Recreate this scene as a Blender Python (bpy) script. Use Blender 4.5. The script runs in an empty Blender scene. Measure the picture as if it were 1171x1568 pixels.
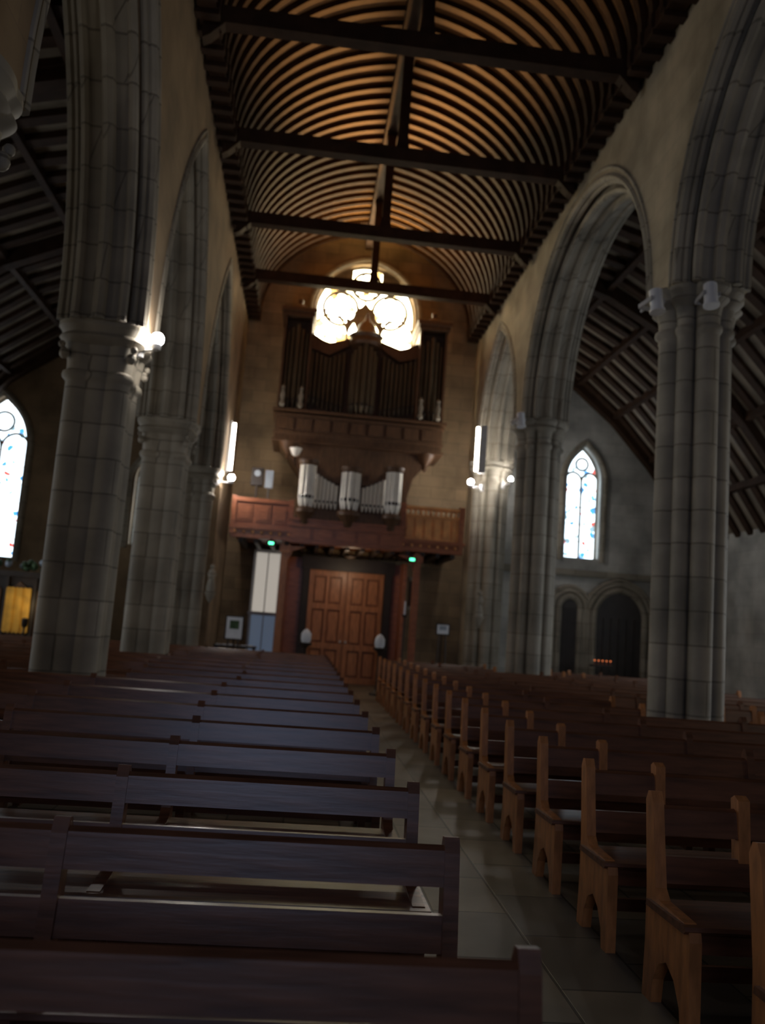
import bpy, math, random
from mathutils import Vector, Matrix
random.seed(4)
S=bpy.context.scene
COL=S.collection
sin,cos,pi,sqrt=math.sin,math.cos,math.pi,math.sqrt

# ---------------------------------------------------------------- materials
def nt(name):
    m=bpy.data.materials.new(name); m.use_nodes=True
    n=m.node_tree; b=n.nodes['Principled BSDF']; return m,n,b
def mat(name,col,rough=.7,scale=3,var=.35,bump=.15,metal=0,coat=0,stretch=(1,1,1),spec=.5):
    m,n,b=nt(name); L=n.links
    tc=n.nodes.new('ShaderNodeTexCoord'); mp=n.nodes.new('ShaderNodeMapping'); mp.inputs['Scale'].default_value=stretch
    L.new(tc.outputs['Object'],mp.inputs[0])
    no=n.nodes.new('ShaderNodeTexNoise'); no.inputs['Scale'].default_value=scale; no.inputs['Detail'].default_value=5
    L.new(mp.outputs[0],no.inputs['Vector'])
    r=n.nodes.new('ShaderNodeValToRGB')
    r.color_ramp.elements[0].position=.3; r.color_ramp.elements[1].position=.72
    r.color_ramp.elements[0].color=tuple(c*(1-var) for c in col)+(1,)
    r.color_ramp.elements[1].color=tuple(min(1,c*(1+var*.6)) for c in col)+(1,)
    L.new(no.outputs['Fac'],r.inputs[0]); L.new(r.outputs[0],b.inputs['Base Color'])
    b.inputs['Roughness'].default_value=rough; b.inputs['Metallic'].default_value=metal
    b.inputs['Coat Weight'].default_value=coat; b.inputs['Coat Roughness'].default_value=.25
    b.inputs['Specular IOR Level'].default_value=spec
    if bump:
        bu=n.nodes.new('ShaderNodeBump'); bu.inputs['Strength'].default_value=bump; bu.inputs['Distance'].default_value=.02
        L.new(no.outputs['Fac'],bu.inputs['Height']); L.new(bu.outputs[0],b.inputs['Normal'])
    return m
def masonry(name,c1,c2,mortar,bw=.75,bh=.33,rough=.85,floor=False,ms=.012,bump=.4,spec=.5):
    m,n,b=nt(name); L=n.links
    tc=n.nodes.new('ShaderNodeTexCoord'); sp=n.nodes.new('ShaderNodeSeparateXYZ'); L.new(tc.outputs['Object'],sp.inputs[0])
    cb=n.nodes.new('ShaderNodeCombineXYZ')
    if floor:
        L.new(sp.outputs[1],cb.inputs[0]); L.new(sp.outputs[0],cb.inputs[1])
    else:
        ad=n.nodes.new('ShaderNodeMath'); ad.operation='ADD'; L.new(sp.outputs[0],ad.inputs[0]); L.new(sp.outputs[1],ad.inputs[1])
        L.new(ad.outputs[0],cb.inputs[0]); L.new(sp.outputs[2],cb.inputs[1])
    br=n.nodes.new('ShaderNodeTexBrick'); L.new(cb.outputs[0],br.inputs['Vector'])
    br.inputs['Color1'].default_value=c1+(1,); br.inputs['Color2'].default_value=c2+(1,); br.inputs['Mortar'].default_value=mortar+(1,)
    br.inputs['Scale'].default_value=1; br.inputs['Brick Width'].default_value=bw; br.inputs['Row Height'].default_value=bh
    br.inputs['Mortar Size'].default_value=ms; br.inputs['Mortar Smooth'].default_value=.4
    no=n.nodes.new('ShaderNodeTexNoise'); no.inputs['Scale'].default_value=1.3; no.inputs['Detail'].default_value=6; L.new(tc.outputs['Object'],no.inputs['Vector'])
    mr=n.nodes.new('ShaderNodeMapRange'); mr.inputs[1].default_value=.3; mr.inputs[2].default_value=.7; mr.inputs[3].default_value=.58; mr.inputs[4].default_value=1.15
    L.new(no.outputs['Fac'],mr.inputs[0])
    mx=n.nodes.new('ShaderNodeMix'); mx.data_type='RGBA'; mx.blend_type='MULTIPLY'; mx.inputs[0].default_value=1
    L.new(br.outputs['Color'],mx.inputs[6]); L.new(mr.outputs[0],mx.inputs[7]); L.new(mx.outputs[2],b.inputs['Base Color'])
    b.inputs['Roughness'].default_value=rough; b.inputs['Specular IOR Level'].default_value=spec
    bu=n.nodes.new('ShaderNodeBump'); bu.inputs['Strength'].default_value=bump; bu.inputs['Distance'].default_value=.015
    L.new(br.outputs['Fac'],bu.inputs['Height']); bu.invert=True; L.new(bu.outputs[0],b.inputs['Normal'])
    return m
def emis(name,col,st,base=None):
    m,n,b=nt(name); b.inputs['Base Color'].default_value=(base or col)+(1,)
    b.inputs['Emission Color'].default_value=col+(1,); b.inputs['Emission Strength'].default_value=st; return m
def glass_mat(name,cols,st,scale=5):
    m,n,b=nt(name); L=n.links
    tc=n.nodes.new('ShaderNodeTexCoord')
    vo=n.nodes.new('ShaderNodeTexVoronoi'); vo.inputs['Scale'].default_value=scale; L.new(tc.outputs['Object'],vo.inputs['Vector'])
    sp=n.nodes.new('ShaderNodeSeparateColor'); L.new(vo.outputs['Color'],sp.inputs[0])
    r=n.nodes.new('ShaderNodeValToRGB'); r.color_ramp.interpolation='CONSTANT'
    el=r.color_ramp.elements
    el[0].color=cols[0][1]+(1,); el[0].position=0; el[1].position=cols[1][0]; el[1].color=cols[1][1]+(1,)
    for p,c in cols[2:]:
        e=el.new(p); e.color=c+(1,)
    L.new(sp.outputs[0],r.inputs[0])
    L.new(r.outputs[0],b.inputs['Emission Color']); b.inputs['Emission Strength'].default_value=st
    b.inputs['Base Color'].default_value=(.02,.02,.02,1)
    return m

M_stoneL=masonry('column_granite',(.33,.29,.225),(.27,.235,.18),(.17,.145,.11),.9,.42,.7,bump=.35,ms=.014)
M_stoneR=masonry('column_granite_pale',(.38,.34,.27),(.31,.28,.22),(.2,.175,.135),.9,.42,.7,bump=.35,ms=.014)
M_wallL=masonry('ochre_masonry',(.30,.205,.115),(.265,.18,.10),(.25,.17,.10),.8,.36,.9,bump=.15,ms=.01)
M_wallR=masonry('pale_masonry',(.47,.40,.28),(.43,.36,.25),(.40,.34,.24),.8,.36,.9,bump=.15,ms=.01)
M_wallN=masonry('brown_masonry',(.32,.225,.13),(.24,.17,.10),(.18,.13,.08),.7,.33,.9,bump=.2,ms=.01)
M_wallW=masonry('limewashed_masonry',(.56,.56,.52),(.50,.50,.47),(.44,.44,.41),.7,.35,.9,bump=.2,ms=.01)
M_floor=masonry('floor_flagstones',(.25,.21,.15),(.115,.10,.08),(.05,.045,.035),.7,.46,.46,floor=True,ms=.01,bump=.25,spec=.35)
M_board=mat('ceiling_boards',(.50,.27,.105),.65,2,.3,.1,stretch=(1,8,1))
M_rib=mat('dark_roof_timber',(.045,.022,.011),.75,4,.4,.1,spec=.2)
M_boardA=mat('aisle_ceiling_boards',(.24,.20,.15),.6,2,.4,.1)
M_pew=mat('pew_wood',(.165,.068,.036),.33,3,.5,.08,coat=.35,stretch=(1,10,10))
M_pewR=mat('pew_wood_dark_oak',(.15,.058,.027),.4,3,.45,.08,coat=.15,stretch=(1,8,8))
M_pewE=mat('pew_end_oak_warm_lit',(.50,.20,.065),.42,3,.35,.08,coat=.15,stretch=(8,8,2))  # honey oak ends, with the warm light on them painted in
M_org=mat('organ_case_oak',(.12,.06,.028),.5,4,.4,.1,stretch=(6,6,1))
M_gal=mat('gallery_wood',(.34,.11,.045),.4,4,.35,.08,coat=.2,stretch=(1,6,6))
M_galO=mat('gallery_wood_lit_orange',(.8,.36,.12),.4,4,.3,.08,coat=.2)  # orange panels, colour raised in place of lamplight falling on them
M_door=mat('door_wood',(.48,.18,.06),.45,4,.3,.1,coat=.15,stretch=(6,6,1))
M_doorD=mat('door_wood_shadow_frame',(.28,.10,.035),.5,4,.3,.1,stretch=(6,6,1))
M_dark=mat('blackened_wood',(.03,.02,.015),.5,4,.4,.1)
M_pipe=mat('organ_pipe_tin',(.13,.10,.062),.45,3,.2,0,metal=.5)
M_pipeW=mat('organ_pipe_lit_pale',(.92,.89,.8),.4,3,.1,0,metal=.1)  # pale pipes: brightness from the lamps is put into the colour
M_metal=mat('painted_metal',(.5,.5,.5),.4,5,.1,0)
M_white=mat('white_paint',(.8,.82,.85),.5,5,.1,0)
M_greyp=mat('grey_paint',(.35,.4,.46),.5,5,.1,0)
M_green=mat('foliage',(.06,.12,.04),.6,8,.5,.1)
M_gold=mat('yellow_cloth',(.75,.42,.06),.7,4,.3,.05)
M_red=mat('brick_red',(.3,.12,.09),.7,4,.3,.05)
G_main=glass_mat('west_window_glass',[(0,(1,.88,.55)),(.35,(1,.78,.38)),(.6,(1,.95,.78)),(.88,(.2,.11,.03))],26,5.5)
G_aisle=glass_mat('aisle_window_glass',[(0,(.8,.92,1)),(.4,(.66,.85,1)),(.7,(.9,.96,1)),(.86,(.03,.16,.38)),(.93,(.12,.2,.24)),(.97,(.4,.05,.04))],4.2,8)
G_big=emis('side_window_glass',(.85,.92,1),5.0,(.05,.05,.05))
G_bigE=emis('side_window_glass_warm',(1,.9,.75),2.6,(.05,.05,.05))
G_east=emis('east_window_glass',(.55,.66,1),3.2,(.05,.05,.05))
E_lamp=emis('lamp_glow',(1,.95,.9),240)
E_tube=emis('tube_glow',(1,.9,.75),36)
E_green=emis('exit_green',(.1,1,.45),4)
E_cand=emis('candle_flame',(1,.25,.08),1.5)

# ---------------------------------------------------------------- mesh builder
class MB:
    def __init__(s): s.v=[];s.f=[];s.m=[]
    def add(s,vs,fs,m=0):
        o=len(s.v); s.v+= [tuple(v) for v in vs]; s.f+=[tuple(i+o for i in f) for f in fs]; s.m+=[m]*len(fs)
    def box(s,x0,x1,y0,y1,z0,z1,m=0):
        s.add([(x,y,z) for z in(z0,z1) for y in(y0,y1) for x in(x0,x1)],[(0,2,3,1),(4,5,7,6),(0,1,5,4),(2,6,7,3),(0,4,6,2),(1,3,7,5)],m)
    def cyl(s,p0,p1,r0,r1=None,n=16,m=0):
        r1=r0 if r1 is None else r1
        p0=Vector(p0);p1=Vector(p1);t=(p1-p0).normalized()
        a=t.orthogonal().normalized();b=t.cross(a)
        vs=[p+ (a*cos(2*pi*i/n)+b*sin(2*pi*i/n))*r for p,r in((p0,r0),(p1,r1)) for i in range(n)]
        fs=[(i,(i+1)%n,n+(i+1)%n,n+i) for i in range(n)]+[tuple(range(n))[::-1],tuple(range(n,2*n))]
        s.add(vs,fs,m)
    def tube(s,pts,r,N,n=8,m=0,closed=False):
        pts=[Vector(p) for p in pts];N=Vector(N).normalized();vs=[];k=len(pts)
        for i,p in enumerate(pts):
            if closed: t=pts[(i+1)%k]-pts[i-1]
            else: t=pts[min(i+1,k-1)]-pts[max(i-1,0)]
            b=t.normalized().cross(N)
            if b.length<1e-5: b=Vector((0,0,1)).cross(N)
            b.normalize()
            vs+=[p+(N*cos(2*pi*j/n)+b*sin(2*pi*j/n))*r for j in range(n)]
        fs=[]
        for i in range(k if closed else k-1):
            i2=(i+1)%k
            fs+=[(i*n+j,i*n+(j+1)%n,i2*n+(j+1)%n,i2*n+j) for j in range(n)]
        if not closed: fs+=[tuple(range(n)),tuple(range((k-1)*n,k*n))]
        s.add(vs,fs,m)
    def lathe(s,cx,cy,prof,n=24,m=0):
        vs=[(cx+r*cos(2*pi*i/n),cy+r*sin(2*pi*i/n),z) for r,z in prof for i in range(n)]
        fs=[]
        for q in range(len(prof)-1):
            for i in range(n):
                fs.append((q*n+i,q*n+(i+1)%n,(q+1)*n+(i+1)%n,(q+1)*n+i))
        fs.append(tuple(range(n))); fs.append(tuple(range((len(prof)-1)*n,len(prof)*n)))
        s.add(vs,fs,m)
    def prism(s,poly,mp,a0,a1,m=0):
        k=len(poly)
        vs=[mp(p,a0) for p in poly]+[mp(p,a1) for p in poly]
        s.add(vs,[tuple(range(k)),tuple(range(k,2*k))[::-1]]+[(i,(i+1)%k,k+(i+1)%k,k+i) for i in range(k)],m)
    def ball(s,c,r,m=0,n=10,sz=1):
        c=Vector(c)
        prof=[(max(.001,r*sin(pi*i/n)),c.z-r*sz*cos(pi*i/n)) for i in range(n+1)]
        s.lathe(c.x,c.y,prof,n+4,m)
    def mesh(s,name,mats,smooth=True,recalc=True):
        me=bpy.data.meshes.new(name); me.from_pydata(s.v,[],s.f)
        for mt in mats: me.materials.append(mt)
        for p,mi in zip(me.polygons,s.m): p.material_index=mi
        if recalc:
            import bmesh
            bm=bmesh.new(); bm.from_mesh(me); bmesh.ops.recalc_face_normals(bm,faces=bm.faces); bm.to_mesh(me); bm.free()
        if smooth:
            for p in me.polygons: p.use_smooth=True
            me.set_sharp_from_angle(angle=math.radians(35))
        me.update(); return me
    def obj(s,name,mats,parent=None,smooth=True,loc=(0,0,0)):
        o=bpy.data.objects.new(name,s.mesh(name,mats,smooth)); COL.objects.link(o); o.location=loc
        if parent: o.parent=parent
        return o
def empty(name,loc=(0,0,0)):
    e=bpy.data.objects.new(name,None); COL.objects.link(e); e.location=loc; e.empty_display_size=.2; return e

YW=23.6; YE=-7.0
CX=1.1; ZP=10.1
b=MB(); b.box(-10.9,11.7,YE-.5,YW+.5,-.2,0); b.obj('floor',[M_floor],smooth=False)

# ---------------------------------------------------------------- arch helpers
def arch_h(s,c,w,spring,rise):
    R=(w*w+rise*rise)/(2*w); d=abs(s-c)+R-w
    return spring+sqrt(max(0,R*R-d*d))
def arch_pts(c,w,spring,rise,n=14):
    R=(w*w+rise*rise)/(2*w); phi=math.acos(max(-1,min(1,(R-w)/R)))
    out=[]
    for i in range(n+1):
        a=phi*i/n; out.append((c-(R*cos(a)-(R-w)),spring+R*sin(a)))
    for i in range(n-1,-1,-1):
        a=phi*i/n; out.append((c+(R*cos(a)-(R-w)),spring+R*sin(a)))
    return out

def wall(name,mp,s0,s1,ztop,ops,material,thick=.5):
    b=MB(); ss={s0,s1}
    for o in ops:
        for i in range(33): ss.add(round(o['c']+o['w']*cos(pi*i/32),5))
    st=s0
    while st<s1: ss.add(round(st,5)); st+=1.5
    ss=sorted(x for x in ss if s0<=x<=s1)
    for a,c in zip(ss,ss[1:]):
        if c-a<1e-4: continue
        mid=(a+c)/2; hit=None
        for o in ops:
            if abs(mid-o['c'])<o['w']: hit=o
        def q(za0,za1,zc0,zc1):
            b.add([mp(a,0,za0),mp(c,0,zc0),mp(c,0,zc1),mp(a,0,za1)],[(0,1,2,3)])
        if hit:
            lo=hit['lo']; ha=arch_h(a,hit['c'],hit['w'],hit['sp'],hit['rise']); hc=arch_h(c,hit['c'],hit['w'],hit['sp'],hit['rise'])
            q(0,lo,0,lo); q(ha,ztop,hc,ztop)
            b.add([mp(a,0,lo),mp(c,0,lo),mp(c,thick,lo),mp(a,thick,lo)],[(0,1,2,3)])
            b.add([mp(a,0,ha),mp(c,0,hc),mp(c,thick,hc),mp(a,thick,ha)],[(0,1,2,3)])
        else: q(0,ztop,0,ztop)
    for o in ops:
        for sg in(-1,1):
            x=o['c']+sg*o['w']
            b.add([mp(x,0,o['lo']),mp(x,0,o['sp']),mp(x,thick,o['sp']),mp(x,thick,o['lo'])],[(0,1,2,3)])
    b.add([mp(s0,thick,0),mp(s1,thick,0),mp(s1,thick,ztop),mp(s0,thick,ztop)],[(0,1,2,3)])
    me=b.mesh(name,[material],smooth=False,recalc=False); o=bpy.data.objects.new(name,me); COL.objects.link(o); return o
wn=[0]
def window(mp,N,o,glass,stone,style='lancet',thick=.5):
    wn[0]+=1; e=empty('window_%d'%wn[0])
    c,w,lo,sp,ri=o['c'],o['w'],o['lo'],o['sp'],o['rise']
    g=MB(); pts=[(c-w,lo)]+arch_pts(c,w,sp,ri)+[(c+w,lo)]
    g.add([mp(p[0],thick-.1,p[1]) for p in pts],[tuple(range(len(pts)))])
    g.obj('stained_glass',[glass],e,smooth=False)
    t=MB(); d=thick-.22
    def P(l,off=d): return [mp(x,off,z) for x,z in l]
    t.tube(P(pts),.06,N)
    t.tube(P([(c-w-.12,lo-.1)]+[(x+(x-c)/max(w,.01)*.14,z+.14*(z-sp>0)*(1-abs(x-c)/w)) for x,z in arch_pts(c,w,sp,ri)]+[(c+w+.12,lo-.1)],0),.08,N)
    if style=='lancet':
        t.tube(P([(c,lo),(c,sp)]),.04,N)
        hw=w/2
        for k in(-1,1): t.tube(P(arch_pts(c+k*hw,hw,sp,hw*1.1,8)),.04,N)
        R=w*.36; zc=sp+ri*.52
        t.tube(P([(c+R*cos(2*pi*i/20),zc+R*sin(2*pi*i/20)) for i in range(20)]),.04,N,closed=True)
        z=lo+.5
        while z<sp: t.tube(P([(c-w,z),(c+w,z)]),.012,N,6); z+=.5
    elif style=='rose':
        for k in(-1/3,1/3): t.tube(P([(c+k*w,lo),(c+k*w,sp-.1)]),.045,N)
        for k in(-2/3,0,2/3): t.tube(P(arch_pts(c+k*w,w/3,sp-.6,w*.42,8)),.04,N)
        for (dx,dz,R) in((-.72,.18,.5),(.72,.18,.5),(0,.92,.42),(0,-.02,.28)):
            t.tube(P([(c+dx+R*cos(2*pi*i/24),sp+dz+R*sin(2*pi*i/24)) for i in range(24)]),.05,N,closed=True)
            for k in range(3 if R>.35 else 0):
                a=pi/2+2*pi*k/3; rr=R*.45
                t.tube(P([(c+dx+R*.48*cos(a)+rr*cos(2*pi*i/14),sp+dz+R*.48*sin(a)+rr*sin(2*pi*i/14)) for i in range(14)]),.025,N,6,closed=True)
        for sg in(-1,1):
            t.prism([(sg*1.1,.98),(sg*.42,1.42),(sg*.44,1.0),(sg*.62,.72)],lambda p,a:(c+p[0],YW+a,sp+p[1]),d-.04,d+.04)
        t.prism([(-.24,.12),(0,.42),(.24,.12),(.3,-.2),(.12,-.62),(-.12,-.62),(-.3,-.2)],lambda p,a:(c+p[0],YW+a,sp+p[1]),d-.05,d+.05)
    t.obj('stone_tracery',[stone],e)
    return e
mw=lambda s,d,z:(s,YW+d,z)
def op(c,w,lo,sp,rise): return dict(c=c,w=w,lo=lo,sp=sp,rise=rise)
oN=op(1.1,1.45,7.2,10.5,1.5)
wall('wall_west',mw,-2.9,5.1,13.6,[oN],M_wallN)
window(mw,(0,1,0),oN,G_main,M_stoneL,'rose')
oL1=op(-4.35,.5,3.3,5.1,.75); oL2=op(-8.6,.75,2.7,5.7,1.4)
wall('wall_west.001',mw,-10.9,-2.9,10.4,[oL1,oL2],M_wallL)
window(mw,(0,1,0),oL1,G_aisle,M_stoneL); window(mw,(0,1,0),oL2,G_aisle,M_stoneL)
oR1=op(7.8,.5,3.95,6.2,1.0)
wall('wall_west.002',mw,5.1,11.7,10.4,[oR1],M_wallW)
window(mw,(0,1,0),oR1,G_aisle,M_stoneR)
ms=lambda s,d,z:(-10.4-d,s,z)
ops=[op(y,1.1,1.7,3.4,1.3) for y in(2.5,7.5,12.5,17.5)]
wall('wall_south',ms,YE,YW,6,ops,M_wallL)
for o in ops: window(ms,(1,0,0),o,G_big if o['c']>10 else G_bigE,M_stoneL)
mn=lambda s,d,z:(11.2+d,s,z)
ops=[op(y,1.1,1.7,3.4,1.2) for y in(2.5,7.5,12.5,17.0)]
wall('wall_north',mn,YE,YW,6,ops,M_wallW)
for o in ops: window(mn,(1,0,0),o,G_big if o['c']>10 else G_bigE,M_stoneR)
me_=lambda s,d,z:(s,YE-d,z)
oE=op(-.6,1.8,2.6,5.2,2.0)
wall('wall_east',me_,-10.9,11.7,13.6,[oE],M_wallR)
window(me_,(0,1,0),oE,G_east,M_stoneR)

# ---------------------------------------------------------------- columns
def column(x,y,zc0,zc1,stone,style):
    b=MB()
    if style=='L': circ=[(0,0,.36)]+[(.33*cos(k*pi/2+pi/4),.33*sin(k*pi/2+pi/4),.15) for k in range(4)]
    else: circ=[(0,0,.3)]+[(.34*cos(k*pi/4),.34*sin(k*pi/4),.15 if k%2==0 else .11) for k in range(8)]
    n=96
    def rad(t):
        best=.1
        for cx,cy,r in circ:
            d=cx*cos(t)+cy*sin(t); h2=r*r-(cx*cx+cy*cy-d*d)
            if h2>=0 and d+sqrt(h2)>best: best=d+sqrt(h2)
        return best
    prof=[(1.3,0,'r'),(1.3,.18,'r'),(1.22,.22,'r'),(1.22,.42,'r'),(1.12,.46,'m'),(1.15,.52,'m'),(1.05,.6,'m'),(1,.66,'s'),(1,zc0-.12,'s'),
          (1.02,zc0-.1,'s'),(1.1,zc0-.07,'s'),(1.12,zc0-.04,'s'),(1.1,zc0,'s'),(1.01,zc0+.03,'s'),(1.02,zc0+.12,'s'),(1.1,zc1-.28,'s'),(1.2,zc1-.22,'m'),(1.24,zc1-.2,'m'),(1.2,zc1-.17,'m'),(1.14,zc1-.15,'m'),(1.22,zc1-.1,'m'),(1.28,zc1-.07,'m'),(1.28,zc1,'m')]
    vs=[]
    for sc,z,k in prof:
        for i in range(n):
            t=2*pi*i/n; r=rad(t)
            if k=='r':r=.5
            if k=='m': r=.5*.5+r*.5
            vs.append((r*sc*cos(t),r*sc*sin(t),z))
    fs=[(q*n+i,q*n+(i+1)%n,(q+1)*n+(i+1)%n,(q+1)*n+i) for q in range(len(prof)-1) for i in range(n)]
    fs+=[tuple(range(n)),tuple(range((len(prof)-1)*n,len(prof)*n))]
    b.add(vs,fs)
    if style=='L':
        for i in range(4):
            t=pi/4+i*pi/2
            b.ball((.56*cos(t),.56*sin(t),zc0+.2),.06,n=6,sz=1.2); b.ball((.6*cos(t),.6*sin(t),zc0+.3),.045,n=5)
    return b.obj('stone_column',[stone],loc=(x,y,0))
XL,XR=-2.7,4.9
yl=[-5,.1,5.3,10.6,15.6,20.5]; yr=[-4.5,3.0,10.5,18.0,22.85]
for y in yl: column(XL,y,4.4,5.02,M_stoneL,'L')
for y in yr: column(XR,y,5.75,6.3,M_stoneR,'R')

# ---------------------------------------------------------------- arcades
def arcade(x,cols,ends,spring,apexes,mat_w,mat_s,face):
    e=empty('stone_arcade')
    ys=[ends[0]]+cols+[ends[1]]
    bays=[(a,c,ap) for a,c,ap in zip(ys,ys[1:],apexes)]
    b=MB(); pr=[]
    half=.5; hw=.42
    for a,c,ap in bays:
        if ap is None:
            pr+= [(a,spring),(c,spring)]; continue
        cc=(a+c)/2; w=(c-a)/2-hw
        pr+=[(a,spring)]+arch_pts(cc,w,spring,ap-spring,16)+[(c,spring)]
    q=[pr[0]]
    for p in pr[1:]:
        if abs(p[0]-q[-1][0])>1e-5 or abs(p[1]-q[-1][1])>1e-5: q.append(p)
    for p,r in zip(q,q[1:]):
        for xx in(x-half,x+half):
            if r[0]-p[0]>1e-5: b.add([(xx,p[0],p[1]),(xx,r[0],r[1]),(xx,r[0],ZP),(xx,p[0],ZP)],[(0,1,2,3)])
        b.add([(x-half,p[0],p[1]),(x+half,p[0],p[1]),(x+half,r[0],r[1]),(x-half,r[0],r[1])],[(0,1,2,3)])
    for (a,c,ap) in bays:
        if ap is None: b.box(x-.5,x+.5,a,c,0,spring+.01)
    me=b.mesh('arcade_wall',[mat_w],smooth=False,recalc=False); o=bpy.data.objects.new('arcade_wall',me); COL.objects.link(o); o.parent=e
    b=MB()
    for a,c,ap in bays:
        if ap is None: continue
        cc=(a+c)/2; w=(c-a)/2
        P=arch_pts(cc,w-.42,spring,ap-spring,18); Q=arch_pts(cc,w-.58,spring,ap-spring-.22,18)
        for i in range(len(P)-1):
            for xx in(x-.27,x+.27):
                b.add([(xx,)+P[i],(xx,)+P[i+1],(xx,)+Q[i+1],(xx,)+Q[i]],[(0,1,2,3)])
            b.add([(x-.27,)+Q[i],(x-.27,)+Q[i+1],(x+.27,)+Q[i+1],(x+.27,)+Q[i]],[(0,1,2,3)])
        for xx,off,r in((x-.46,.42,.07),(x+.46,.42,.07),(x-.27,.57,.06),(x+.27,.57,.06),(x,.6,.08),(x-.38,.47,.045),(x+.38,.47,.045),(x+face*.5,.3,.03)):
            dz=(.42-off)*1.3
            b.tube([(xx,)+p for p in arch_pts(cc,w-off,spring,ap-spring+dz,18)],r,(1,0,0))
    b.obj('arch_mouldings',[mat_s],e)
    return e
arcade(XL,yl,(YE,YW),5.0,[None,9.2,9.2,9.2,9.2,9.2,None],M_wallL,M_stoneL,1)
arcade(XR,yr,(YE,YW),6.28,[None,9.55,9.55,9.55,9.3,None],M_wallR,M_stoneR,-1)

# ---------------------------------------------------------------- nave ceiling
HS=3.1
def barrel(rad_in=0,n=16):
    R=3.6-rad_in; ph=math.acos(.5/3.6)
    L=[]
    for i in range(n+1):
        a=ph*i/n; L.append((R*cos(a)-.5,.77*R*sin(a)))
    return [(CX-x,ZP+z) for x,z in L]+[(CX+x,ZP+z) for x,z in L[-2::-1]]
b=MB(); P=barrel()
for p,q in zip(P,P[1:]): b.add([(p[0],YE,p[1]),(p[0],YW,p[1]),(q[0],YW,q[1]),(q[0],YE,q[1])],[(0,1,2,3)])
b.box(XL-.5,CX-HS+.02,YE,YW,ZP+.02,ZP+.2); b.box(CX+HS-.02,XR+.5,YE,YW,ZP+.02,ZP+.2)
b.obj('ceiling',[M_board])
b=MB(); P0=barrel(0);P1=barrel(.13)
y=YE+.2
while y<YW-.05:
    w=.068
    k=len(P0); vs=[]
    for p,q in zip(P0,P1): vs+=[(p[0],y-w,p[1]),(q[0],y-w,q[1]),(q[0],y+w,q[1]),(p[0],y+w,p[1])]
    fs=[]
    for i in range(k-1):
        for j in range(3): fs.append((i*4+j,i*4+j+1,(i+1)*4+j+1,(i+1)*4+j))
    b.add(vs,fs)
    y+=.381
b.box(CX-.16,CX+.16,YE,YW,ZP+2.75-.42,ZP+2.75-.08)
b.obj('ceiling_ribs',[M_rib],smooth=False)
b=MB()
for x0,x1 in((CX-HS-.16,CX-HS+.1),(CX+HS-.1,CX+HS+.16)):
    b.box(x0,x1,YE,YW,ZP-.14,ZP+.12)
    y=YE+.2
    while y<YW-.1:
        b.box(x0-.03,x1+.05 if x0<0 else x1+.03,y-.07,y+.07,ZP-.22,ZP-.14)
        b.box(x0-(0 if x0<0 else .05),x1+(.05 if x0<0 else 0),y-.06,y+.06,ZP-.1,ZP+.1)
        y+=.381
b.obj('trim_wall_plate',[M_rib],smooth=False)
for y in(-3.8,-.75,2.3,5.35,8.4,11.4,14.45,17.6,20.65):
    b=MB(); b.box(CX-HS-.1,CX+HS+.1,y-.11,y+.11,ZP-.13,ZP+.13)
    b.prism([(-.12,ZP+.13),(-.09,ZP+.4),(-.09,ZP+2.2),(-.16,ZP+2.5),(.16,ZP+2.5),(.09,ZP+2.2),(.09,ZP+.4),(.12,ZP+.13)],lambda p,a:(CX+p[0],a,p[1]),y-.08,y+.08)
    for sg in(-1,1):
        b.prism([(0,ZP-.13),(0,ZP-.4),(.1,ZP-.34),(.3,ZP-.13)],lambda p,a:(CX+sg*(HS+.1-p[0]),a,p[1]),y-.1,y+.1)
    b.obj('tie_beam',[M_rib],smooth=False)
def aisle(prof,name):
    e=empty(name); b=MB(); r=MB()
    for p,q in zip(prof,prof[1:]): b.add([(p[0],YE,p[1]),(p[0],YW,p[1]),(q[0],YW,q[1]),(q[0],YE,q[1])],[(0,1,2,3)])
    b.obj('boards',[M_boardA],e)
    y=YE+.3
    while y<YW:
        for p,q in zip(prof,prof[1:]):
            d=.13
            r.add([(p[0],y-.12,p[1]),(p[0],y+.12,p[1]),(q[0],y+.12,q[1]),(q[0],y-.12,q[1]),
                   (p[0],y-.12,p[1]-d),(p[0],y+.12,p[1]-d),(q[0],y+.12,q[1]-d),(q[0],y-.12,q[1]-d)],[(4,5,6,7),(0,3,7,4),(1,2,6,5)])
        y+=.62
    for p in prof[1:-1]: r.box(p[0]-.07,p[0]+.07,YE,YW,p[1]-.2,p[1]-.02)
    for yy in (YW-.25,18.,12.6,7.6):
        for p,q in zip(prof,prof[1:]):
            d=.34
            r.add([(p[0],yy-.14,p[1]),(p[0],yy+.14,p[1]),(q[0],yy+.14,q[1]),(q[0],yy-.14,q[1]),
                   (p[0],yy-.14,p[1]-d),(p[0],yy+.14,p[1]-d),(q[0],yy+.14,q[1]-d),(q[0],yy-.14,q[1]-d)],[(4,5,6,7),(0,3,7,4),(1,2,6,5)])
    r.obj('rafters',[M_rib],e,smooth=False)
aisle([(-3.1,9.98),(-4.2,9.9),(-5.5,9.55),(-6.9,8.9),(-8.4,7.8),(-9.6,6.4),(-10.42,4.8)],'ceiling_aisle')
aisle([(5.3,9.98),(6.3,9.7),(7.4,9.1),(8.5,8.2),(9.6,7.0),(10.5,5.8),(11.22,4.7)],'ceiling_aisle.001')

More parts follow.
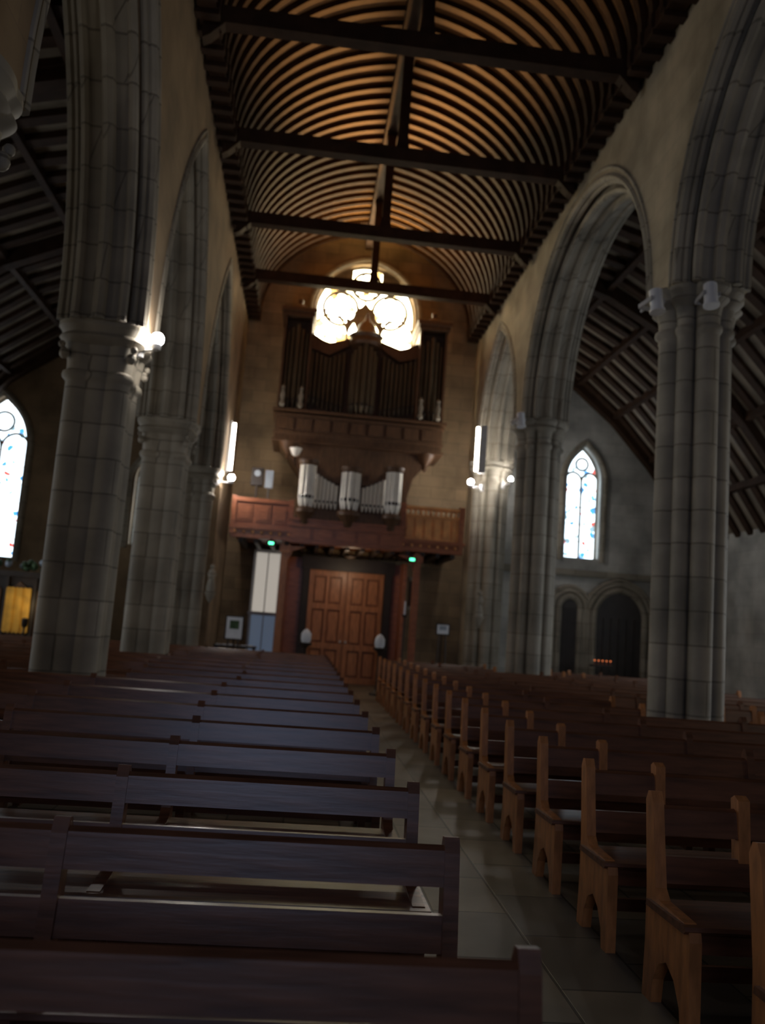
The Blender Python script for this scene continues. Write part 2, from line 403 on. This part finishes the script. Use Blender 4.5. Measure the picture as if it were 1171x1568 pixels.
# ---------------------------------------------------------------- pews
def pew_mesh(L,mts,name,tall):
    b=MB(); h=.95 if tall else .915
    E=[(.07,h-.05),(.045,h-.005),(.01,h),(-.015,h-.05),(-.075,.52),(-.12,.475),(-.38,.465),(-.43,.44),(-.44,.40),(-.44,0),(-.365,0),(-.35,.1),(-.29,.19),(-.21,.235),(-.13,.2),(-.07,.11),(-.05,0),(.05,0),(.03,.25),(.03,.5)]
    n=max(2,round(L/1.5)+1)
    for i in range(n):
        x=(L-.055)*i/(n-1)
        b.prism(E,lambda p,a:(a,p[0],p[1]),x,x+.055,1 if i in(0,n-1) else 0)
    mp=lambda p,a:(a,p[0],p[1])
    b.prism([(.03,.75),(.048,.87),(.02,.885),(-.004,.87),(-.025,.75)],mp,.03,L-.03)
    b.prism([(-.02,.535),(.0,.655),(-.028,.655),(-.052,.535)],mp,.03,L-.03)
    b.prism([(-.01,.425),(-.42,.43),(-.435,.445),(-.43,.462),(-.02,.455)],mp,-.02,L+.02)
    b.box(.02,L-.02,-.37,-.345,.33,.43); b.box(.02,L-.02,-.06,-.035,.10,.17); b.box(.02,L-.02,-.0,.02,.34,.42)
    if tall: b.prism([(-.04,.64),(-.02,.93),(.02,.95),(.055,.93),(.035,.64)],mp,.43,.49,1)
    return b.mesh(name,mts,smooth=False)
cache={}
def pew(x0,x1,y,mts,tall):
    L=round(x1-x0,2); k=(L,tall)
    if k not in cache: cache[k]=pew_mesh(L,mts,'church_pew',tall)
    o=bpy.data.objects.new('church_pew',cache[k]); COL.objects.link(o); o.location=(x0,y,0)
k=0
PL=[M_pew,M_pew]; PR=[M_pewR,M_pewE]
while 2.1+1.05*k<19.6:
    y=2.1+1.05*k
    hit=any(y>yc-.72 and y-.44<yc+.68 for yc in yl)
    if hit: pew(-2.0,.64,y,PL,0); pew(-6.3,-3.4,y,PL,0)
    else: pew(-6.3 if y<18 else -4.9,.64,y,PL,0)
    k+=1
for k in range(-3,16):
    y=4.15+.98*k
    hit=any(y>yc-.72 and y-.44<yc+.7 for yc in yr)
    if hit: pew(1.78,4.18,y,PR,1); pew(5.62,8.0,y,PR,1)
    else: pew(1.78,8.0,y,PR,1)

# ---------------------------------------------------------------- gallery
YG=23.58
g=empty('organ_gallery'); b=MB()
b.box(-1.85,3.85,21.1,YG,3.6,3.78,0)
for x0,x1,z0,z1,yy in((-1.9,3.9,3.52,3.62,21.05),(-1.95,3.95,3.74,3.82,21.0),(-1.9,-.45,4.42,4.52,21.03),(-1.9,-.45,3.82,3.86,21.05)): b.box(x0,x1,yy,yy+.2,z0,z1,0)
b.box(-.45,2.35,20.95,21.2,3.48,4.05,0)
for i in range(5): b.box(-.4+i*.55,.05+i*.55,20.93,20.96,3.6,3.88,0)
for z in(3.5,3.9,4.05): b.box(-.5,2.4,20.9,21.22,z,z+.05,0)
b.box(-1.85,-.45,21.1,21.16,3.8,4.45,0)
for i in range(3):
    b.box(-1.78+i*.45,-1.42+i*.45,21.07,21.12,3.93,4.36,0); b.box(-1.72+i*.45,-1.48+i*.45,21.05,21.08,3.99,4.30,0)
b.box(2.35,3.85,21.12,21.18,3.8,4.4,1)
for i in range(6): b.box(2.44+i*.235,2.60+i*.235,21.09,21.14,3.88,4.34,1)
b.box(2.3,3.9,21.05,21.25,4.4,4.46,1); b.box(2.3,3.9,21.03,21.25,4.6,4.67,1)
for i in range(12): b.lathe(2.4+i*.13,21.15,[(.02,4.46),(.035,4.5),(.02,4.55),(.035,4.58),(.02,4.6)],8,1)
for x in(-1.88,3.82,2.33,-.47): b.box(x-.05,x+.07,21.02,21.22,3.6,4.72 if x>2 else 4.55,0)
for x in(-1.85,3.79): b.box(x,x+.06,21.2,YG,3.78,4.5,0)
for i in range(15): b.box(-1.7+i*.38,-1.6+i*.38,21.15,YG,3.42,3.6,2)
for x in(-.62,2.72): 
    m=3 if x<1 else 0
    b.box(x,x+.16,21.2,21.36,0,3.5,m); b.box(x-.04,x+.2,21.16,21.4,0,.25,m); b.box(x-.05,x+.21,21.15,21.41,3.25,3.45,m)
    b.prism([(0,2.85),(0,3.42),(.5,3.42),(.2,3.3)],lambda p,a:(x+.08+p[0]*(1 if x<1 else -1),a,p[1]),21.24,21.32,m)
for i in range(26): b.ball((-1.8+i*.22,21.04,3.67),.035,1,n=6)
b.obj('gallery_woodwork',[M_gal,M_galO,M_dark,M_door],g,smooth=False)

# ---------------------------------------------------------------- organ
og=empty('pipe_organ')
def pipe(b,x,y,z0,z1,r,m):
    b.cyl((x,y,z0),(x,y,z0+r*3),r*.35,r,12,m); b.cyl((x,y,z0+r*3),(x,y,z1),r,r,12,m)
    b.box(x-r*.55,x+r*.55,y-r*1.02,y-r*.8,z0+r*3,z0+r*4.2,2)
c=MB(); p=MB()
c.box(-.3,2.5,22.05,23.4,3.8,6.15)
for i in range(5):
    x=-.22+i*.55; c.box(x,x+.46,22.0,22.06,4.5,5.5)
c.prism([(-.3,5.0),(-.42,5.5),(-.75,5.95),(-1.0,6.2),(3.2,6.2),(2.95,5.95),(2.62,5.5),(2.5,5.0)],lambda q,a:(q[0],a,q[1]),22.02,23.4)
c.box(-1.1,3.3,21.85,23.4,6.2,6.95)
for z,e in((6.18,.05),(6.4,.03),(6.85,.05),(6.98,.09)): c.box(-1.1-e,3.3+e,21.85-e,23.4,z,z+.07)
for i in range(9): c.box(-1.0+i*.47,-.62+i*.47,21.81,21.86,6.52,6.82)
for x in(-.72,2.92):
    c.lathe(x,22.05,[(.02,5.72),(.07,5.8),(.05,5.86),(.16,6.0),(.28,6.2)],16)
    c.box(x-.36,x+.36,22.3,23.3,7.0,9.75)
    for sx in(-.38,.32): c.box(x+sx,x+sx+.06,21.9,22.4,7.05,9.62)
    c.box(x-.42,x+.42,21.84,23.3,9.6,9.72); c.box(x-.47,x+.47,21.79,23.3,9.72,9.82)
    c.lathe(x,22.2,[(.3,9.82),(.26,9.92),(.12,10.0),(.05,10.05),(.07,10.15),(.01,10.25)],16)
    for i in range(5): pipe(p,x-.25+.125*i,22.08-.1*(2-abs(i-2))*.5,7.12,9.4-.1*abs(i-2),.06,0)
    for sx in(-.25,.22):
        c.lathe(x+sx,21.78,[(.03,7.08),(.08,7.14),(.04,7.25),(.07,7.4),(.03,7.52),(.055,7.6),(.01,7.68)],10,1)
c.lathe(1.1,22.1,[(.4,9.0),(.44,9.08),(.42,9.2),(.48,9.28),(.3,9.4),(.22,9.6),(.1,9.72),(.05,9.8),(.06,9.88),(.01,9.98)],20)
c.box(.6,1.6,22.4,23.3,7.0,9.3)
for i in range(7):
    a=pi+pi*(i+.5)/7; pipe(p,1.1+.3*cos(a),22.1+.3*sin(a),7.1,9.0-.08*abs(i-3),.066,0)
for sg in(-1,1):
    for i in range(8):
        x=1.1+sg*(.53+i*.125); pipe(p,x,22.2,7.1+.03*i,8.6+.06*abs(i-3.5),.056,0)
    xs=[1.1+sg*.3,1.1+sg*1.52]
    c.box(min(xs),max(xs),22.35,23.3,7.0,9.12)
    c.prism([(.45,9.0),(.45,9.2),(.75,9.1),(.95,9.04),(1.15,9.1),(1.5,9.3),(1.5,8.85),(.95,8.7)],lambda q,a:(1.1+sg*q[0],a,q[1]),22.12,22.3)
c.obj('organ_case',[M_org,M_stoneR],og,smooth=True); p.obj('organ_pipes',[M_pipe,M_pipe,M_dark],og)
c=MB();p=MB(); X0=.95
c.box(X0-1.3,X0+1.3,21.0,21.5,4.1,4.32)
c.box(X0-1.25,X0+1.25,21.25,21.5,4.3,5.2)
for x,zt,r in((X0-1.08,5.5,.2),(X0,5.4,.24),(X0+1.08,5.5,.2)):
    c.lathe(x,21.0,[(.02,3.85),(.08,3.92),(.1,4.0),(r,4.2),(r+.05,4.26),(r+.05,4.34),(r,4.38)],16)
    c.lathe(x,21.05,[(r,zt-.06),(r+.05,zt),(r+.06,zt+.08),(r-.02,zt+.1),(.05,zt+.14)],16)
    for i in range(5):
        a=pi+pi*(i+.5)/5; pipe(p,x+(r-.05)*cos(a),21.02+(r-.05)*sin(a),4.4,zt-.06,.068,0)
for sg in(-1,1):
    for i in range(6):
        x=X0+sg*(.34+i*.1); pipe(p,x,21.08,4.4,5.08+.05*(i-2.5)+.05,.047,0)
    c.prism([(.28,5.05),(.28,5.2),(.45,5.18),(.6,5.22),(.75,5.37),(.86,5.5),(.86,5.3),(.57,5.1)],lambda q,a:(X0+sg*q[0],a,q[1]),21.02,21.16)
c.obj('positive_case',[M_org],og); p.obj('positive_pipes',[M_pipeW,M_pipeW,M_dark],og)

# ---------------------------------------------------------------- west door etc
YD=23.59
d=empty('door_1'); b=MB()
b.box(-.05,.14,23.2,YD,0,3.2,1); b.box(2.2,2.4,23.2,YD,0,3.2,1); b.box(-.1,2.45,23.15,YD,3.0,3.35,1)
for x in(.14,1.175):
    b.box(x+.01,x+1.015,23.38,23.44,0,3.0,3)
    for (x0,x1) in((.01,.13),(.9,1.01),(.47,.55)): b.box(x+x0,x+x1,23.31,23.38,0,3.0,0)
    for z0,z1 in((0,.16),(.88,1.04),(1.95,2.1),(2.85,3.0)): b.box(x+.01,x+1.01,23.312,23.38,z0,z1,0)
    for z0,z1 in((.16,.88),(1.04,1.95),(2.1,2.85)):
        for xa,xb in((.18,.42),(.6,.85)): b.box(x+xa,x+xb,23.34,23.39,z0+.06,z1-.06,0)
b.box(1.15,1.2,23.28,23.36,0,3.0,3)
b.ball((1.1,23.28,1.1),.035,2); b.ball((1.25,23.28,1.1),.035,2)
b.obj('door_leaves',[M_door,M_dark,M_metal,M_doorD],d,smooth=False)
b=MB(); b.box(-.55,-.45,22.6,YD,0,3.3,0); b.box(2.62,2.72,22.6,YD,0,3.3,0)
for x0,x1 in((-.45,-.06),(2.42,2.62)): b.box(x0,x1,23.3,23.4,0,3.3,0)
b.obj('porch_panelling',[M_gal],d,smooth=False)
d=empty('door_2'); b=MB()
b.box(-1.42,-.62,23.45,YD,0,3.45,0); b.box(-1.34,-.70,23.40,23.46,1.75,3.35,1); b.box(-1.34,-.70,23.40,23.46,.15,1.65,2); b.box(-1.03,-1.0,23.38,23.41,.15,3.35,0)
b.box(-1.45,-.6,23.38,23.5,1.66,1.74,0)
b.obj('glazed_panels',[M_metal,emis('daylit_glass',(1,.92,.8),.36),emis('daylit_glass_blue',(.45,.6,.85),.1)],d,smooth=False)
for i,(c0,w,h) in enumerate(((8.95,.68,2.3),(7.5,.25,2.5))):
    d=empty('door_%d'%(3+i)); b=MB()
    P=[(c0-w,0)]+arch_pts(c0,w,h,w*1.1,10)+[(c0+w,0)]
    b.prism(P,lambda p,a:(p[0],a,p[1]),23.50,23.58,0)
    for off,r in((.06,.09),(.22,.07),(.34,.06)):
        b.tube([(x,23.5,z) for x,z in [(c0-w-off,0)]+arch_pts(c0,w+off,h,w*1.1+off,10)+[(c0+w+off,0)]],r,(0,1,0),8,1)
    for k in range(-2,3): b.box(c0+k*w/3-.01,c0+k*w/3+.01,23.47,23.5,.05,h,0)
    b.obj('arched_door',[M_dark,M_stoneR],d)
b=MB(); b.box(2.95,3.08,23.55,23.62,2.2,2.9); b.box(2.9,3.13,23.5,23.6,2.9,3.0,1);b.box(2.9,3.13,23.5,23.6,2.1,2.2,1); b.obj('narrow_wall_niche',[M_dark,M_stoneL],smooth=False)
b=MB(); b.box(5.4,11.2,23.45,YW,3.45,3.6); b.box(5.4,11.2,23.5,YW,3.4,3.45); b.obj('trim_string_course',[M_stoneR],smooth=False)

# ---------------------------------------------------------------- lamps
def plight(name,loc,pw,col,r=.1,parent=None):
    l=bpy.data.lights.new(name,'POINT'); l.energy=pw; l.color=col; l.shadow_soft_size=r
    o=bpy.data.objects.new(name,l); COL.objects.link(o); o.location=loc
    if parent: o.parent=parent
    return o
def bulb_lamp(x,y,z,wx,wy,r=.09):
    e=empty('wall_lamp'); b=MB()
    b.ball((x,y,z),r,0); b.cyl((x,y,z-r-.06),(x,y,z-r+.01),.05,.06,10,1)
    b.cyl((x,y,z-r-.05),(wx,wy,z-r-.05),.02,.02,8,1); b.cyl((wx,wy,z-r-.13),(wx,wy,z-r+.03),.05,.05,10,1)
    b.obj('bulb_and_bracket',[E_lamp,M_metal],e)
bulb_lamp(-2.05,10.35,4.93,-2.28,10.5,.08)
bulb_lamp(-1.95,20.45,4.88,-2.27,20.45,.08)
bulb_lamp(4.1,21.6,5.5,4.4,21.6,.08)
bulb_lamp(5.25,22.0,5.75,5.15,22.45,.06)
def tube_lamp(x,y,z0,z1,wx):
    e=empty('strip_light'); b=MB()
    b.cyl((x,y,z0),(x,y,z1),.035,.035,10,0); sg=1 if wx>x else -1
    b.box(min(wx,x+sg*.05),max(wx,x+sg*.05),y-.06,y+.06,z0-.05,z1+.05,1)
    b.obj('tube_and_housing',[E_tube,M_metal],e)
tube_lamp(-2.08,21.3,5.2,6.4,-2.19)
tube_lamp(4.15,21.3,5.75,6.9,4.39)
def projector(x,y,z,ang,tilt=-.5):
    e=empty('spotlight_fixture',(x,y,z)); b=MB()
    b.cyl((0,-.14,0),(0,.14,0),.085,.085,16,0); b.cyl((0,-.17,0),(0,-.14,0),.1,.1,16,0); b.box(-.11,-.095,-.03,.03,-.2,.04,1); b.box(.095,.11,-.03,.03,-.2,.04,1); b.box(-.11,.11,-.03,.03,-.22,-.2,1)
    b.cyl((0,0,-.3),(0,0,-.21),.02,.02,8,1)
    o=b.obj('housing',[M_white,M_metal],e); e.rotation_euler=(tilt,0,ang)
projector(4.2,10.15,6.05,.3,1.4); projector(4.78,9.85,6.08,0,1.4); projector(4.3,17.4,6.2,.4,1.4)
def exit_sign(x,y,z):
    b=MB(); b.box(x-.11,x+.11,y,y+.06,z-.06,z+.06,1); b.box(x-.06,x+.06,y-.01,y,z-.03,z+.03,0); b.box(x-.02,x+.02,y+.02,y+.05,z+.06,z+.12,1); b.obj('exit_sign',[E_green,M_dark],smooth=False)
exit_sign(-.88,20.9,3.42); exit_sign(2.62,20.9,3.3)
e=empty('added_door_fill'); b=MB(); b.lathe(1.15,22.2,[(.02,3.42),(.14,3.4),(.16,3.34),(.1,3.3),(.02,3.28)],14,0); b.obj('door_fill_bowl',[M_dark],e)  # added bowl, only a housing for the door fill
plight('fill_light',(1.15,21.9,2.9),16,(1,.75,.5),.12,e)  # added warm fill that brightens the west door under the gallery

# ---------------------------------------------------------------- small furnishings
for x in(.16,1.9):
    b=MB(); b.lathe(x,20.2,[(.17,0),(.17,.04),(.05,.1),(.035,.2),(.035,.95),(.06,1.0),(.15,1.06),(.16,1.1),(.1,1.1)],16,0)
    b.lathe(x,20.2,[(.09,1.1),(.12,1.16),(.12,1.3),(.07,1.38),(.02,1.42)],16,1); b.obj('holy_water_stand',[M_dark,M_white])
def easel(x,y,z,w,h,cols):
    b=MB(); b.box(x-w/2,x+w/2,y,y+.03,z,z+h,0); b.box(x-w/2+.03,x+w/2-.03,y-.008,y,z+.03,z+h-.03,1); b.box(x-w/4,x+w/4,y-.014,y-.008,z+h*.45,z+h*.8,2)
    for sx in(-.8,.8): b.cyl((x+sx*w/2,y-.02,0),(x+sx*w/4,y+.05,z+h),.018,.018,8,0)
    b.cyl((x,y+.45,0),(x,y+.05,z+h*.8),.018,.018,8,0); b.obj('easel_notice_board',[M_dark]+cols)
easel(-1.5,19.9,1.05,.42,.55,[M_white,M_green]); easel(3.45,20.6,1.5,.34,.28,[M_white,M_greyp])
b=MB(); b.box(-2.0,-1.0,20.5,21.0,.86,.9,0)
for x in(-1.97,-1.08):
    for y in(20.52,20.93): b.box(x,x+.05,y,y+.05,0,.86,0)
for i in range(6): b.box(-1.95+i*.15,-1.84+i*.15,20.55+.04*(i%2),20.75,.9,.91+.01*(i%3),1)
b.obj('leaflet_table',[M_dark,M_white],smooth=False)
for (x,y,z) in((-2.12,19.9,2.1),(4.2,20.1,2.0)):
    b=MB(); b.lathe(x,y,[(.02,z-.25),(.08,z-.15),(.13,z-.03),(.14,z)],12,0)
    b.lathe(x,y,[(.1,z),(.11,z+.1),(.07,z+.3),(.09,z+.42),(.07,z+.5),(.035,z+.53)],12,1); b.ball((x,y,z+.58),.055,1,n=8)
    b.cyl((x-.08,y,z+.42),(x-.03,y-.1,z+.3),.03,.02,8,1); b.cyl((x+.08,y,z+.42),(x+.03,y-.1,z+.3),.03,.02,8,1)
    b.obj('saint_statuette',[M_stoneL,M_stoneR])
b=MB(); b.box(-7.8,-5.3,19.6,20.6,0,2.1,0); b.box(-7.9,-5.2,19.5,20.7,2.1,2.22,0); b.box(-7.85,-5.25,19.55,20.65,0,.2,0)
for i in range(4):
    x=-7.65+i*.6; b.box(x,x+.42,19.56,19.61,.75,1.8,2); b.prism([(0,1.8),(.21,2.0),(.42,1.8)],lambda p,a:(x+p[0],a,p[1]),19.56,19.61,2)
for i in range(5): b.box(-7.78+i*.61,-7.7+i*.61,19.53,19.6,.2,2.1,0)
for i in range(6):   # hanging yellow cloth in folds
    x=-6.5+i*.09; b.prism([(x,1.85),(x+.045,1.87),(x+.09,1.85),(x+.1,.9),(x+.05,.86),(x,.9)],lambda p,a:(p[0],a,p[1]),19.5-.02*(i%2),19.54,1)
b.obj('confessional',[M_dark,M_gold,M_org],smooth=False)
e=empty('added_cloth_fill'); b=MB(); b.lathe(-5.9,19.1,[(.14,0),(.12,.05),(.03,.1),(.02,1.0),(.06,1.05),(.07,1.2),(.03,1.22)],12,0); b.obj('cloth_fill_stand',[M_dark],e); plight('fill_light',(-5.95,19.0,1.5),5,(1,.75,.4),.06,e)  # added stand and point fill to light up the yellow cloth
b=MB()
for i in range(60):
    x=-7.7+random.random()*2.3; b.ball((x,19.9+random.random()*.4,2.3+random.random()*.18),.05+random.random()*.04,random.choice((0,0,1)),n=5)
b.obj('flower_arrangement',[M_green,M_greyp])
b=MB(); b.box(-1.55,-1.25,21.4,21.65,4.9,5.35,0); b.cyl((-1.4,21.5,3.78),(-1.4,21.5,4.9),.025,.025,8,0); b.box(-1.2,-1.0,21.4,21.5,4.85,5.3,1); b.cyl((-1.1,21.5,3.78),(-1.1,21.5,4.9),.02,.02,8,0)
b.cyl((-1.4,21.39,5.2),(-1.4,21.41,5.2),.08,.08,14,1); b.obj('loudspeaker',[M_dark,M_greyp],smooth=False)
b=MB(); b.lathe(-.5,21.6,[(.02,5.75),(.1,5.8),(.16,5.95),(.17,5.97)],14,0); b.cyl((-.5,21.6,5.75),(-.5,22.05,5.6),.02,.02,8,1); b.obj('uplight_sconce',[M_pipeW,M_dark])
e=empty('votive_candle_stand'); b=MB()
b.box(7.9,8.5,22.5,22.8,.95,1.0,0); b.cyl((8.2,22.65,0),(8.2,22.65,.95),.03,.03,8,0); b.lathe(8.2,22.65,[(.2,0),(.2,.03),(.04,.07)],12,0)
for i in range(5): b.cyl((7.98+i*.11,22.62,1.0),(7.98+i*.11,22.62,1.1),.025,.025,8,1); b.ball((7.98+i*.11,22.62,1.12),.016,2,n=6)
b.obj('stand_and_candles',[M_dark,M_red,E_cand],e)
b=MB(); b.box(10.3,10.5,21.2,21.35,2.55,2.95,0); b.cyl((10.4,21.28,0),(10.4,21.28,2.6),.03,.03,8,0); b.lathe(10.4,21.28,[(.14,2.95),(.05,3.1),(.02,3.18)],12,0); b.lathe(10.4,21.28,[(.2,0),(.18,.05),(.03,.1)],12,0); b.obj('standing_lantern',[M_dark])
b=MB(); b.cyl((2.5,20.7,0),(2.5,20.7,1.9),.02,.02,8,0); b.lathe(2.5,20.7,[(.14,0),(.12,.05),(.03,.1)],12,0); b.lathe(2.5,20.7,[(.03,1.85),(.06,1.9),(.06,1.93)],12,0); b.cyl((2.5,20.7,1.93),(2.5,20.7,2.25),.022,.022,10,1); b.obj('processional_candle',[M_dark,M_white])

# ---------------------------------------------------------------- lighting
def spot(name,loc,tgt,pw,col,ang,blend=.6,r=.25):
    l=bpy.data.lights.new(name,'SPOT'); l.energy=pw; l.color=col; l.spot_size=math.radians(ang); l.spot_blend=blend; l.shadow_soft_size=r
    o=bpy.data.objects.new(name,l); COL.objects.link(o); o.location=loc
    o.rotation_euler=(Vector(tgt)-Vector(loc)).to_track_quat('-Z','Y').to_euler()
spot('ceiling_glow_fill',(1.1,22.4,10.2),(1.0,15.0,12.3),9500,(1,.45,.12),46,1.0,.15)  # added orange fill, stands in for the window's glow on the vault
spot('ceiling_glow_fill',(1.1,21.9,9.98),(1.1,20.2,12.9),700,(1,.64,.22),150,.8,.15)  # added yellow fill for the golden wall and ceiling around the window
W=bpy.data.worlds.new('sky'); S.world=W; W.use_nodes=True; W.node_tree.nodes['Background'].inputs[0].default_value=(.5,.6,.8,1); W.node_tree.nodes['Background'].inputs[1].default_value=.3
S.view_settings.view_transform='Standard'
S.view_settings.look='None'
S.view_settings.exposure=-.08

# ---------------------------------------------------------------- camera
cd=bpy.data.cameras.new('camera'); cam=bpy.data.objects.new('camera',cd); COL.objects.link(cam); S.camera=cam
cd.sensor_fit='VERTICAL'; cd.sensor_height=36; cd.lens=29.85; cd.clip_start=.05
R=Matrix.Rotation(math.radians(-4.9),4,'Z')@Matrix.Rotation(math.radians(97.5),4,'X')@Matrix.Rotation(math.radians(4.3),4,'Z')
cam.matrix_world=Matrix.Translation((0,0,1.66))@R
cd.dof.use_dof=True; cd.dof.focus_distance=4; cd.dof.aperture_fstop=1.7
